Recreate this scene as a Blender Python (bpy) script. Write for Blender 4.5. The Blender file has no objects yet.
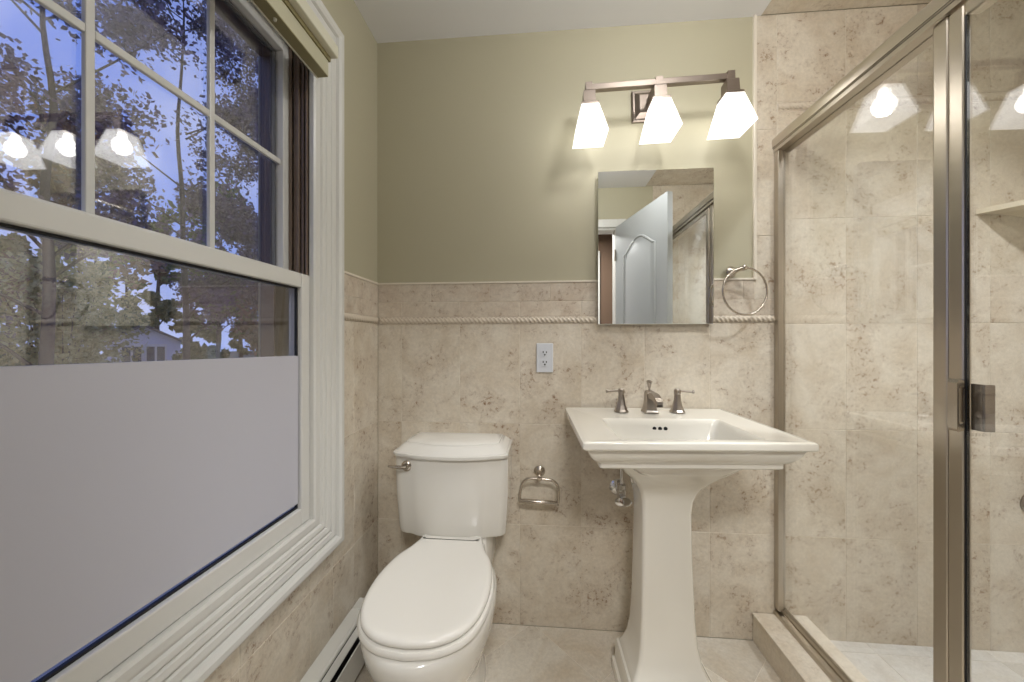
import bpy, bmesh, math, random
from mathutils import Vector, Matrix
S = bpy.context.scene
COL = S.collection
PI = math.pi
random.seed(7)

# ------------------------------------------------------------------ camera, sky, lights, exposure
cam_data = bpy.data.cameras.new('camera')
cam = bpy.data.objects.new('camera', cam_data); COL.objects.link(cam)
cam_data.sensor_width = 36.0
cam_data.lens = 36.0 * 355.0 / 1024.0
cam_data.clip_start = 0.01
cam.location = (0, 0, 1.14)
cam.rotation_euler = (PI / 2, 0, math.radians(4.67))
S.camera = cam

S.view_settings.view_transform = 'Standard'
S.view_settings.look = 'None'
S.view_settings.exposure = 0.10
S.view_settings.gamma = 1.0
S.view_settings.use_curve_mapping = False

world = bpy.data.worlds.new('world'); S.world = world; world.use_nodes = True
wn = world.node_tree.nodes; wl = world.node_tree.links
bg = wn['Background']
tc = wn.new('ShaderNodeTexCoord')
sx = wn.new('ShaderNodeSeparateXYZ'); wl.new(tc.outputs['Generated'], sx.inputs[0])
rp = wn.new('ShaderNodeValToRGB'); wl.new(sx.outputs['Z'], rp.inputs[0])
rp.color_ramp.elements[0].position = 0.0; rp.color_ramp.elements[0].color = (0.34, 0.46, 0.95, 1)
rp.color_ramp.elements[1].position = 0.7; rp.color_ramp.elements[1].color = (0.12, 0.22, 0.80, 1)
nz = wn.new('ShaderNodeTexNoise'); nz.inputs['Scale'].default_value = 3.0; nz.inputs['Detail'].default_value = 5
wl.new(tc.outputs['Generated'], nz.inputs['Vector'])
cr = wn.new('ShaderNodeValToRGB'); wl.new(nz.outputs['Fac'], cr.inputs[0])
cr.color_ramp.elements[0].position = 0.45; cr.color_ramp.elements[1].position = 0.7
mx = wn.new('ShaderNodeMixRGB'); mx.inputs[2].default_value = (0.50, 0.58, 0.95, 1)
wl.new(cr.outputs[0], mx.inputs[0]); wl.new(rp.outputs[0], mx.inputs[1])
wl.new(mx.outputs[0], bg.inputs[0])
bg.inputs[1].default_value = 1.1

def area(name, loc, rot, size, power, color, shape='DISK', size_y=None):
    d = bpy.data.lights.new(name, 'AREA'); d.energy = power; d.color = color; d.shape = shape; d.size = size
    if size_y: d.size_y = size_y
    o = bpy.data.objects.new(name, d); COL.objects.link(o); o.location = loc; o.rotation_euler = rot
    return o
pl = bpy.data.lights.new('ceiling_fill_light', 'POINT'); pl.energy = 15; pl.color = (1.0, 0.985, 0.96); pl.shadow_soft_size = 0.075  # added fill light to lift the room's walls and corners
plo = bpy.data.objects.new('ceiling_fill_light', pl); COL.objects.link(plo); plo.location = (0.45, 0.70, 2.285)
area('shower_lamp_light', (1.30, 0.60, 2.366), (0, 0, 0), 0.13, 17, (0.93, 0.96, 1.0)).data.spread = math.radians(118)
area('hall_fill_light', (0.2, -0.75, 2.30), (0, 0, 0), 0.50, 36, (1.0, 0.985, 0.96))  # added fill through the doorway, brightens the lower part of the room
BULB = 42.0
SHADE_EMIT = 1.2

# ------------------------------------------------------------------ helpers
def tag(o, label=None, cat=None, group=None, kind=None):
    if label: o['label'] = label
    if cat: o['category'] = cat
    if group: o['group'] = group
    if kind: o['kind'] = kind
    return o

def empty(name, loc=(0, 0, 0), rot=(0, 0, 0), parent=None):
    o = bpy.data.objects.new(name, None); COL.objects.link(o)
    o.location = loc; o.rotation_euler = rot; o.empty_display_size = 0.05
    if parent: o.parent = parent
    return o

def obj(name, bm, mats, parent=None, smooth=None, origin=None):
    """links bm as one mesh object; with a parent Empty at a location, bm is in the parent's local space"""
    bmesh.ops.recalc_face_normals(bm, faces=bm.faces[:])
    me = bpy.data.meshes.new(name); bm.to_mesh(me); bm.free()
    if not isinstance(mats, (list, tuple)): mats = [mats]
    for m in mats: me.materials.append(m)
    o = bpy.data.objects.new(name, me); COL.objects.link(o)
    if parent: o.parent = parent
    if smooth is not None:
        for p in me.polygons: p.use_smooth = True
        if smooth < 180:
            me.set_sharp_from_angle(angle=math.radians(smooth))
    return o

def struct(name, bm, mats, parent=None, smooth=None):
    o = obj(name, bm, mats, parent, smooth)
    if not parent: o['kind'] = 'structure'
    return o

def box(bm, x0, x1, y0, y1, z0, z1, bev=0.0, seg=2, mi=0, rot=None):
    vs = [bm.verts.new((x, y, z)) for x in (x0, x1) for y in (y0, y1) for z in (z0, z1)]
    q = [(0, 1, 3, 2), (4, 6, 7, 5), (0, 4, 5, 1), (2, 3, 7, 6), (0, 2, 6, 4), (1, 5, 7, 3)]
    fs = [bm.faces.new([vs[i] for i in f]) for f in q]
    for f in fs: f.material_index = mi
    if bev > 0:
        es = list({e for f in fs for e in f.edges})
        r = bmesh.ops.bevel(bm, geom=es, offset=bev, segments=seg, profile=0.5, affect='EDGES')
        for f in r['faces']: f.material_index = mi
    return vs

def frame_of(d):
    d = Vector(d).normalized()
    a = Vector((0, 0, 1)) if abs(d.z) < 0.9 else Vector((1, 0, 0))
    u = d.cross(a).normalized(); v = d.cross(u).normalized()
    return d, u, v

def loft(bm, rings, cap0=True, cap1=True, mi=0, closed=False):
    R = [[bm.verts.new(p) for p in r] for r in rings]
    n = len(R[0]); m = len(R)
    for i in range(m if closed else m - 1):
        a, b = R[i], R[(i + 1) % m]
        for j in range(n):
            f = bm.faces.new((a[j], a[(j + 1) % n], b[(j + 1) % n], b[j])); f.material_index = mi
    if not closed:
        if cap0: bm.faces.new(list(reversed(R[0]))).material_index = mi
        if cap1: bm.faces.new(R[-1]).material_index = mi
    return R

def lathe(bm, prof, origin, axis=(0, 0, 1), seg=24, mi=0):
    """prof: (radius, distance along axis)"""
    d, u, v = frame_of(axis); o = Vector(origin)
    rings = [[o + d * h + (u * math.cos(2 * PI * k / seg) + v * math.sin(2 * PI * k / seg)) * max(r, 1e-4) for k in range(seg)] for r, h in prof]
    loft(bm, rings, mi=mi)

def cyl(bm, p0, p1, r0, r1=None, seg=16, mi=0):
    p0 = Vector(p0); p1 = Vector(p1)
    lathe(bm, [(r0, 0), (r1 if r1 is not None else r0, (p1 - p0).length)], p0, p1 - p0, seg, mi)

def tube(bm, pts, r, seg=10, closed=False, mi=0):
    pts = [Vector(p) for p in pts]; n = len(pts); rings = []
    T = []
    for i in range(n):
        a = pts[i - 1] if (i > 0 or closed) else pts[i]
        b = pts[(i + 1) % n] if (i < n - 1 or closed) else pts[i]
        T.append((b - a).normalized())
    d, u, v = frame_of(T[0])
    for i in range(n):
        u = (u - T[i] * u.dot(T[i])).normalized(); v = T[i].cross(u)
        rr = r[i] if isinstance(r, (list, tuple)) else r
        rings.append([pts[i] + (u * math.cos(2 * PI * k / seg) + v * math.sin(2 * PI * k / seg)) * rr for k in range(seg)])
    loft(bm, rings, mi=mi, closed=closed)

def smooth_curve(pts, n=6, closed=False):
    P = [Vector(p) for p in pts]; N = len(P); out = []
    for i in range(N if closed else N - 1):
        g = lambda k: P[k % N] if closed else P[min(max(k, 0), N - 1)]
        p0, p1, p2, p3 = g(i - 1), g(i), g(i + 1), g(i + 2)
        for j in range(n):
            t = j / n
            out.append(0.5 * ((2 * p1) + (p2 - p0) * t + (2 * p0 - 5 * p1 + 4 * p2 - p3) * t * t + (3 * p1 - p0 - 3 * p2 + p3) * t ** 3))
    if not closed: out.append(P[-1])
    return out

def rrect(x0, x1, y0, y1, z, r=0.01, n=4):
    out = []
    for cx, cy, a0 in ((x1 - r, y1 - r, 0), (x0 + r, y1 - r, PI / 2), (x0 + r, y0 + r, PI), (x1 - r, y0 + r, 1.5 * PI)):
        for k in range(n + 1):
            a = a0 + k / n * PI / 2
            out.append(Vector((cx + r * math.cos(a), cy + r * math.sin(a), z)))
    return out

# ------------------------------------------------------------------ materials
def new_mat(name):
    m = bpy.data.materials.new(name); m.use_nodes = True
    nt = m.node_tree
    return m, nt, nt.nodes['Principled BSDF']

def simple(name, col, rough=0.5, metal=0.0, spec=0.5, bump=0.0, bscale=200.0, coat=0.0, var=0.0):
    m, nt, b = new_mat(name)
    b.inputs['Base Color'].default_value = (*col, 1); b.inputs['Roughness'].default_value = rough
    b.inputs['Metallic'].default_value = metal; b.inputs['Specular IOR Level'].default_value = spec
    b.inputs['Coat Weight'].default_value = coat; b.inputs['Coat Roughness'].default_value = 0.05
    g = nt.nodes.new('ShaderNodeTexCoord')
    n = nt.nodes.new('ShaderNodeTexNoise'); n.inputs['Scale'].default_value = bscale; n.inputs['Detail'].default_value = 3
    nt.links.new(g.outputs['Object'], n.inputs['Vector'])
    if bump:
        bp = nt.nodes.new('ShaderNodeBump'); bp.inputs['Strength'].default_value = bump; bp.inputs['Distance'].default_value = 0.002
        nt.links.new(n.outputs['Fac'], bp.inputs['Height']); nt.links.new(bp.outputs[0], b.inputs['Normal'])
    if var:
        n2 = nt.nodes.new('ShaderNodeTexNoise'); n2.inputs['Scale'].default_value = 4.0
        nt.links.new(g.outputs['Object'], n2.inputs['Vector'])
        mr = nt.nodes.new('ShaderNodeMapRange'); mr.inputs['To Min'].default_value = 1 - var; mr.inputs['To Max'].default_value = 1 + var
        nt.links.new(n2.outputs['Fac'], mr.inputs['Value'])
        mm = nt.nodes.new('ShaderNodeMixRGB'); mm.blend_type = 'MULTIPLY'; mm.inputs[0].default_value = 1
        mm.inputs[1].default_value = (*col, 1); nt.links.new(mr.outputs[0], mm.inputs[2])
        nt.links.new(mm.outputs[0], b.inputs['Base Color'])
    return m

def ramp(nt, fac, stops):
    r = nt.nodes.new('ShaderNodeValToRGB'); nt.links.new(fac, r.inputs[0])
    e = r.color_ramp.elements
    while len(e) < len(stops): e.new(0.5)
    for i, (p, c) in enumerate(stops):
        e[i].position = p; e[i].color = (*c, 1) if len(c) == 3 else c
    return r

def tile_mat(name, base, dark, speck, rough=0.28, tone=0.10, speck_amt=1.0, cloud=2.2, veins=False):
    m, nt, b = new_mat(name); L = nt.links.new
    geo = nt.nodes.new('ShaderNodeNewGeometry')
    # every tile gets its own piece of the stone pattern
    off = nt.nodes.new('ShaderNodeVectorMath'); off.operation = 'SCALE'; off.inputs[0].default_value = (17, 31, 23)
    L(geo.outputs['Random Per Island'], off.inputs['Scale'])
    pos = nt.nodes.new('ShaderNodeVectorMath'); pos.operation = 'ADD'
    L(geo.outputs['Position'], pos.inputs[0]); L(off.outputs[0], pos.inputs[1])
    def noise(scale, detail, rough_=0.6, dist=0.0):
        n = nt.nodes.new('ShaderNodeTexNoise'); n.inputs['Scale'].default_value = scale; n.inputs['Detail'].default_value = detail
        n.inputs['Roughness'].default_value = rough_; n.inputs['Distortion'].default_value = dist
        L(pos.outputs[0], n.inputs['Vector']); return n.outputs['Fac']
    B = lambda v: (v, v, v)
    c1 = ramp(nt, noise(cloud * 3, 5, 0.65, 0.6), [(0.40, B(0)), (0.68, B(1))])
    mix1 = nt.nodes.new('ShaderNodeMixRGB'); mix1.inputs[1].default_value = (*base, 1); mix1.inputs[2].default_value = (*dark, 1)
    L(c1.outputs[0], mix1.inputs[0])
    # blotches, gathered in loose clusters
    msk = ramp(nt, noise(cloud * 3.6, 4, 0.62, 0.8), [(0.47, B(0)), (0.64, B(1))])
    fine = ramp(nt, noise(60, 6, 0.75, 0.35), [(0.52, B(0)), (0.64, B(1))])
    mul = nt.nodes.new('ShaderNodeMath'); mul.operation = 'MULTIPLY'; L(msk.outputs[0], mul.inputs[0]); L(fine.outputs[0], mul.inputs[1])
    mul2 = nt.nodes.new('ShaderNodeMath'); mul2.operation = 'MULTIPLY'; L(mul.outputs[0], mul2.inputs[0]); mul2.inputs[1].default_value = speck_amt
    halo = nt.nodes.new('ShaderNodeMath'); halo.operation = 'MULTIPLY'; L(msk.outputs[0], halo.inputs[0]); halo.inputs[1].default_value = 0.26 * speck_amt
    mixh = nt.nodes.new('ShaderNodeMixRGB'); L(halo.outputs[0], mixh.inputs[0]); L(mix1.outputs[0], mixh.inputs[1]); mixh.inputs[2].default_value = (*[0.5 * (a + b_) for a, b_ in zip(dark, speck)], 1)
    mix2 = nt.nodes.new('ShaderNodeMixRGB'); L(mul2.outputs[0], mix2.inputs[0]); L(mixh.outputs[0], mix2.inputs[1]); mix2.inputs[2].default_value = (*speck, 1)
    # soft fine grain
    gr = nt.nodes.new('ShaderNodeMapRange'); L(noise(90, 4, 0.7), gr.inputs['Value']); gr.inputs['From Min'].default_value = 0.3; gr.inputs['From Max'].default_value = 0.7
    gr.inputs['To Min'].default_value = 0.90; gr.inputs['To Max'].default_value = 1.08
    tn = nt.nodes.new('ShaderNodeMapRange'); L(geo.outputs['Random Per Island'], tn.inputs['Value']); tn.inputs['To Min'].default_value = 1 - tone; tn.inputs['To Max'].default_value = 1 + tone * 0.5
    mt = nt.nodes.new('ShaderNodeMath'); mt.operation = 'MULTIPLY'; L(gr.outputs[0], mt.inputs[0]); L(tn.outputs[0], mt.inputs[1])
    mix3 = nt.nodes.new('ShaderNodeMixRGB'); mix3.blend_type = 'MULTIPLY'; mix3.inputs[0].default_value = 1
    L(mix2.outputs[0], mix3.inputs[1]); L(mt.outputs[0], mix3.inputs[2])
    L(mix3.outputs[0], b.inputs['Base Color'])
    b.inputs['Roughness'].default_value = rough; b.inputs['Specular IOR Level'].default_value = 0.3
    bp = nt.nodes.new('ShaderNodeBump'); bp.inputs['Strength'].default_value = 0.12; bp.inputs['Distance'].default_value = 0.002
    L(fine.outputs[0], bp.inputs['Height']); L(bp.outputs[0], b.inputs['Normal'])
    return m

def glass_mat(name, refl, tint=(1, 1, 1), rough=0.0):
    """clear sheet glass: lets light straight through, mirrors part of it, more at a slant"""
    m = bpy.data.materials.new(name); m.use_nodes = True; nt = m.node_tree; nt.nodes.clear(); L = nt.links.new
    out = nt.nodes.new('ShaderNodeOutputMaterial'); mix = nt.nodes.new('ShaderNodeMixShader')
    tr = nt.nodes.new('ShaderNodeBsdfTransparent'); tr.inputs[0].default_value = (*tint, 1)
    gl = nt.nodes.new('ShaderNodeBsdfGlossy'); gl.inputs['Roughness'].default_value = rough
    fr = nt.nodes.new('ShaderNodeLayerWeight'); fr.inputs['Blend'].default_value = 0.5
    pw = nt.nodes.new('ShaderNodeMath'); pw.operation = 'POWER'; pw.inputs[1].default_value = 4.0; L(fr.outputs['Facing'], pw.inputs[0])
    mr = nt.nodes.new('ShaderNodeMapRange'); mr.inputs['To Min'].default_value = refl; mr.inputs['To Max'].default_value = 0.8
    L(pw.outputs[0], mr.inputs['Value']); L(mr.outputs[0], mix.inputs[0])
    L(tr.outputs[0], mix.inputs[1]); L(gl.outputs[0], mix.inputs[2]); L(mix.outputs[0], out.inputs[0])
    return m

M = {}
M['paint'] = simple('olive_wall_paint', (0.44, 0.41, 0.295), 0.55, bump=0.05, bscale=350)
M['ceil'] = simple('white_ceiling_paint', (0.78, 0.78, 0.79), 0.7, bump=0.05, bscale=300)
M['white'] = simple('white_trim_paint', (0.66, 0.655, 0.625), 0.35, bump=0.02, bscale=60)
M['door'] = simple('white_door_paint', (0.48, 0.50, 0.51), 0.35, bump=0.02, bscale=60)
M['porc'] = simple('white_porcelain', (0.80, 0.77, 0.69), 0.12, spec=0.6, coat=0.4)
M['toilet'] = simple('toilet_porcelain', (0.74, 0.72, 0.67), 0.12, spec=0.6, coat=0.4)
M['seat'] = simple('toilet_seat_plastic', (0.82, 0.80, 0.75), 0.2, spec=0.5)
M['nickel'] = simple('brushed_nickel', (0.50, 0.45, 0.39), 0.27, 1.0, bump=0.02, bscale=500)
M['rail'] = simple('satin_nickel_rail', (0.52, 0.47, 0.40), 0.30, 1.0, bump=0.02, bscale=400)
M['faucet'] = simple('dark_brushed_nickel', (0.40, 0.355, 0.31), 0.30, 1.0, bump=0.02, bscale=500)
M['chrome'] = simple('chrome', (0.75, 0.75, 0.76), 0.07, 1.0)
M['lampmetal'] = simple('pewter_metal', (0.25, 0.21, 0.18), 0.38, 1.0, bump=0.02, bscale=400)
M['dark'] = simple('dark_recess', (0.012, 0.012, 0.014), 0.6)
M['brown'] = simple('brown_jamb_liner', (0.17, 0.12, 0.09), 0.4, var=0.1)
M['brownout'] = simple('brown_outside_frame', (0.20, 0.145, 0.115), 0.5, var=0.2)
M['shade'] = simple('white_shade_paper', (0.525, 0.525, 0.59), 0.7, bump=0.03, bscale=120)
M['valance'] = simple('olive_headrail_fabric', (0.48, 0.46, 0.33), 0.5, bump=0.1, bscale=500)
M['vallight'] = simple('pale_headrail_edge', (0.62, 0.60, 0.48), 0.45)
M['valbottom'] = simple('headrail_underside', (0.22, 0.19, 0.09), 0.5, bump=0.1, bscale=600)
M['plate'] = simple('white_outlet_plastic', (0.60, 0.62, 0.655), 0.35)
M['heater'] = simple('heater_enamel', (0.72, 0.72, 0.68), 0.35)
M['grout'] = simple('pale_grout', (0.70, 0.64, 0.545), 0.8, bump=0.1, bscale=400)
M['liner'] = simple('cream_liner_tile', (0.72, 0.66, 0.56), 0.35)
M['shelf'] = simple('cream_stone_shelf', (0.66, 0.58, 0.44), 0.35, var=0.12)
M['hallwall'] = simple('brown_hall_paint', (0.14, 0.085, 0.055), 0.6, bump=0.05)
M['hallfloor'] = simple('hall_carpet', (0.30, 0.24, 0.18), 0.9, bump=0.4, bscale=300)
M['mirror'] = simple('mirror_silver', (0.88, 0.90, 0.89), 0.0, 1.0)
M['mirrorback'] = simple('mirror_backing', (0.35, 0.36, 0.36), 0.4)
M['tile'] = tile_mat('beige_wall_tile', (0.68, 0.62, 0.52), (0.58, 0.50, 0.39), (0.25, 0.15, 0.085), tone=0.04)
M['rope'] = simple('beige_rope_tile', (0.64, 0.565, 0.46), 0.4)
M['curb'] = tile_mat('cream_curb_tile', (0.70, 0.64, 0.54), (0.62, 0.54, 0.43), (0.34, 0.24, 0.16), speck_amt=0.3)
M['strip'] = tile_mat('beige_border_tile', (0.64, 0.575, 0.48), (0.54, 0.45, 0.355), (0.27, 0.18, 0.12), cloud=4, tone=0.05)
M['floor'] = tile_mat('cream_floor_tile', (0.74, 0.69, 0.60), (0.60, 0.51, 0.39), (0.38, 0.28, 0.19), rough=0.18, tone=0.14, speck_amt=0.4, cloud=1.4)
M['showerfloor'] = tile_mat('white_shower_floor_tile', (0.68, 0.66, 0.62), (0.58, 0.54, 0.48), (0.42, 0.36, 0.30), rough=0.25, speck_amt=0.3)
M['glass'] = glass_mat('shower_glass', 0.12, (0.985, 0.99, 0.985))
M['winglass'] = glass_mat('window_glass', 0.18)
M['grass'] = simple('dusk_lawn', (0.06, 0.07, 0.035), 0.9, bump=0.3, bscale=40, var=0.3)
M['siding'] = simple('house_siding', (0.62, 0.62, 0.70), 0.6)
M['roof'] = simple('house_roof', (0.12, 0.11, 0.13), 0.8, var=0.2)
M['pane'] = simple('house_window_pane', (0.03, 0.05, 0.09), 0.1)
M['bark'] = simple('tree_bark', (0.055, 0.04, 0.045), 0.9, bump=0.5, bscale=30, var=0.3)

def leaf_mat(name, a, b_):
    m, nt, b = new_mat(name)
    g = nt.nodes.new('ShaderNodeNewGeometry')
    r = ramp(nt, g.outputs['Random Per Island'], [(0, a), (1, b_)])
    nt.links.new(r.outputs[0], b.inputs['Base Color']); b.inputs['Roughness'].default_value = 0.6
    return m
M['leaf_purple'] = leaf_mat('plum_leaves', (0.07, 0.05, 0.08), (0.17, 0.12, 0.17))
M['leaf_green'] = leaf_mat('green_leaves', (0.05, 0.09, 0.04), (0.15, 0.18, 0.06))
M['leaf_yellow'] = leaf_mat('yellow_green_leaves', (0.20, 0.20, 0.06), (0.45, 0.42, 0.20))
M['leaf_red'] = leaf_mat('rust_leaves', (0.10, 0.045, 0.04), (0.25, 0.13, 0.10))

# lamp glass and bulb
def frosted():
    m = bpy.data.materials.new('frosted_shade_glass'); m.use_nodes = True; nt = m.node_tree; nt.nodes.clear(); L = nt.links.new
    out = nt.nodes.new('ShaderNodeOutputMaterial')
    tl = nt.nodes.new('ShaderNodeBsdfTranslucent'); tl.inputs[0].default_value = (0.025, 0.025, 0.025, 1)
    df = nt.nodes.new('ShaderNodeBsdfPrincipled'); df.inputs['Base Color'].default_value = (0.03, 0.03, 0.03, 1); df.inputs['Roughness'].default_value = 0.3
    tp = nt.nodes.new('ShaderNodeBsdfTransparent')
    em = nt.nodes.new('ShaderNodeEmission'); em.inputs[0].default_value = (1, 0.98, 0.94, 1); em.inputs[1].default_value = SHADE_EMIT
    m1 = nt.nodes.new('ShaderNodeMixShader'); m1.inputs[0].default_value = 0.5; L(tl.outputs[0], m1.inputs[1]); L(df.outputs[0], m1.inputs[2])
    m2 = nt.nodes.new('ShaderNodeMixShader'); m2.inputs[0].default_value = 0.45; L(m1.outputs[0], m2.inputs[1]); L(tp.outputs[0], m2.inputs[2])
    ad = nt.nodes.new('ShaderNodeAddShader'); L(m2.outputs[0], ad.inputs[0]); L(em.outputs[0], ad.inputs[1])
    L(ad.outputs[0], out.inputs[0])
    return m
M['frost'] = frosted()
def emit(name, col, s):
    m = bpy.data.materials.new(name); m.use_nodes = True; nt = m.node_tree; nt.nodes.clear()
    out = nt.nodes.new('ShaderNodeOutputMaterial'); e = nt.nodes.new('ShaderNodeEmission')
    e.inputs[0].default_value = (*col, 1); e.inputs[1].default_value = s; nt.links.new(e.outputs[0], out.inputs[0]); return m
M['bulb'] = emit('lit_bulb', (1.0, 0.97, 0.92), BULB)
M['lens'] = emit('lit_lamp_lens', (1.0, 0.97, 0.92), 2.0)

# ------------------------------------------------------------------ room shell
XL, XP, XR = -0.674, 0.812, 1.80       # window wall, end of the painted wall, shower end wall
YB, YF = 1.423, -0.12                  # back wall, door wall
ZC = 2.379
ZR0, ZR1, ZR2, ZT = 1.210, 1.238, 1.299, 1.374    # rope rail, two border rows, top of wainscot
TW, TH, U0 = 0.2440, 0.4035, -0.085
GAP = 0.0006

def splits(a, b, start, step):
    out = [a]; k = math.ceil((a - start) / step + 1e-6)
    while start + k * step < b - 1e-4:
        out.append(start + k * step); k += 1
    out.append(b); return out

def tiles(bm, to3, us, vs, mi, gap=GAP):
    """one slightly rounded slab per tile; to3 maps (u, v, depth) into the room"""
    for i in range(len(us) - 1):
        for j in range(len(vs) - 1):
            if us[i + 1] - us[i] < 0.006 or vs[j + 1] - vs[j] < 0.006: continue
            a, b, c, d = us[i] + gap, us[i + 1] - gap, vs[j] + gap, vs[j + 1] - gap
            e = 0.0012
            back = [bm.verts.new(to3(u, v, -0.007)) for u, v in ((a, c), (b, c), (b, d), (a, d))]
            mid = [bm.verts.new(to3(u, v, -e)) for u, v in ((a, c), (b, c), (b, d), (a, d))]
            top = [bm.verts.new(to3(u, v, 0)) for u, v in ((a + e, c + e), (b - e, c + e), (b - e, d - e), (a + e, d - e))]
            for k in range(4):
                l = (k + 1) % 4
                bm.faces.new((back[k], back[l], mid[l], mid[k])).material_index = mi
                bm.faces.new((mid[k], mid[l], top[l], top[k])).material_index = mi
            bm.faces.new(top).material_index = mi

def fields(bm, to3, rects, mi=2, gmi=1):
    for (u0, u1, vs, us, m_) in rects:
        tiles(bm, to3, us, vs, m_)
        p = [bm.verts.new(to3(u, v, -0.0014)) for u, v in ((u0, vs[0]), (u1, vs[0]), (u1, vs[-1]), (u0, vs[-1]))]
        bm.faces.new(p).material_index = gmi

WM = [M['paint'], M['grout'], M['tile'], M['strip']]
FV = [0, 0.404, 0.808, ZR0]
UPV = [ZT, 1.54, 1.943, ZC]
SHV = [0.0, 0.404, 0.808, 1.205, 1.60, 2.008]
back = lambda u, v, d: (u, YB - d, v)
left = lambda u, v, d: (XL + d, u, v)
right = lambda u, v, d: (XR - d, u, v)
front = lambda u, v, d: (u, YF + d, v)

bm = bmesh.new()
box(bm, XL - 0.16, XR + 0.15, YB + 0.004, YB + 0.13, -0.10, ZC + 0.05)
fields(bm, back, [
    (XL, 0.892, FV, splits(XL, 0.892, U0, TW), 2),
    (XL, 0.892, [ZR0, ZR1], [XL, 0.892], 3),
    (XL, 0.892, [ZR1, ZR2], splits(XL, 0.892, U0, TW), 3),
    (XL, XP, [ZR2, ZT], splits(XL, XP, U0 + TW / 2, TW), 3),
    (XP, 0.892, [ZR2] + UPV[1:], [XP, 0.892], 2),
    (0.892, XR, SHV, splits(0.892, XR, U0, TW), 2),
    (0.892, XR, [2.008, 2.045], [0.892, XR], 3),
    (0.892, XR, [2.045, ZC], splits(0.892, XR, U0, TW), 2)])
struct('wall_back', bm, WM)

# window wall, with its opening
WY0, WY1, WZ0, WZ1 = 0.090, 0.986, 0.620, 2.010
bm = bmesh.new()
for (a, b, c, d) in ((YF - 0.12, WY0, -0.10, ZC + 0.05), (WY1, YB + 0.004, -0.10, ZC + 0.05), (WY0, WY1, -0.10, WZ0), (WY0, WY1, WZ1, ZC + 0.05)):
    box(bm, XL - 0.16, XL - 0.005, a, b, c, d)
CW = 0.14
lu = splits(YF, YB, YB - 0.19, TW)
cutU = lambda a, b: [a] + [q for q in lu if a + 0.004 < q < b - 0.004] + [b]
A1, A0 = WY1 + CW - 0.02, WY0 - CW + 0.02
fields(bm, left, [
    (A1, YB, FV, cutU(A1, YB), 2), (A1, YB, [ZR0, ZR1], [A1, YB], 3), (A1, YB, [ZR1, ZR2], cutU(A1, YB), 3), (A1, YB, [ZR2, ZT], [A1, 1.30, YB], 3),
    (YF, A0, FV, cutU(YF, A0), 2), (YF, A0, [ZR0, ZR1, ZR2, ZT], [YF, A0], 3),
    (A0, A1, [0, 0.404, WZ0 - CW + 0.02], cutU(A0, A1), 2)])
struct('wall_left', bm, WM)

bm = bmesh.new()
box(bm, XR + 0.004, XR + 0.13, YF - 0.12, YB, -0.10, ZC + 0.05)
fields(bm, right, [(YF, YB, SHV, splits(YF, YB, YB - 0.19, TW), 2), (YF, YB, [2.008, 2.045], [YF, YB], 3), (YF, YB, [2.045, ZC], splits(YF, YB, YB - 0.19, TW), 2)])
struct('wall_right', bm, WM)

# door wall behind the camera, with its doorway
DX0, DX1, DZ = -0.17, 0.615, 2.055
bm = bmesh.new()
for (a, b, c, d) in ((XL - 0.005, DX0, -0.10, ZC + 0.05), (DX1, XR + 0.004, -0.10, ZC + 0.05), (DX0, DX1, DZ, ZC + 0.05)):
    box(bm, a, b, YF - 0.12, YF - 0.005, c, d)
fields(bm, front, [(0.892, XR, SHV, splits(0.892, XR, U0, TW), 2), (0.892, XR, [2.008, 2.045], [0.892, XR], 3), (0.892, XR, [2.045, ZC], splits(0.892, XR, U0, TW), 2)])
struct('wall_front', bm, WM)

# ceilings: plaster over the room, tile over the shower
bm = bmesh.new()
box(bm, XL - 0.16, 0.835, YF - 0.12, YB + 0.13, ZC, ZC + 0.06)
box(bm, 0.835, XR + 0.13, YF - 0.12, YB + 0.13, ZC + 0.006, ZC + 0.06)
fields(bm, lambda u, v, d: (u, v, ZC - d), [(0.835, XR, splits(YF, YB, YB - 0.3, 0.30), splits(0.835, XR, 0.892 + 0.02, 0.30), 2)])
struct('ceiling', bm, [M['ceil'], M['grout'], M['tile']])

# floor: large square tiles laid on the diagonal
bm = bmesh.new()
TS = 0.33; ca = math.cos(PI / 4)
o0 = 1.40 * ca                          # a joint runs along x + y = 1.40
rotp = lambda u, v, d: ((u - v) * ca, (u + v) * ca, d)
for i in range(-9, 10):
    for j in range(-9, 10):
        u0 = o0 + i * TS; v0 = 0.05 + j * TS
        cx, cy, _ = rotp(u0 + TS / 2, v0 + TS / 2, 0)
        if XL - 0.35 < cx < 0.80 + 0.35 and YF - 0.5 < cy < YB + 0.35:
            tiles(bm, rotp, [u0, u0 + TS], [v0, v0 + TS], 1, 0.0012)
for co, no in (((XL + 0.001, 0, 0), (-1, 0, 0)), ((0.806, 0, 0), (1, 0, 0)), ((0, YF - 0.12, 0), (0, -1, 0)), ((0, YB - 0.001, 0), (0, 1, 0))):
    bmesh.ops.bisect_plane(bm, geom=bm.verts[:] + bm.edges[:] + bm.faces[:], plane_co=co, plane_no=no, clear_outer=True)
box(bm, XL, 0.81, YF - 0.12, YB, -0.10, -0.0012)
struct('floor', bm, [M['grout'], M['floor']])

bm = bmesh.new()
box(bm, 0.99, XR, YF, YB, -0.10, 0.018)
tiles(bm, lambda u, v, d: (u, v, 0.020 + d), splits(0.99, XR, 1.0, 0.20), splits(YF, YB, YB - 0.05, 0.20), 1, 0.001)
o = struct('floor_shower', bm, [M['grout'], M['showerfloor']])

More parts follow.
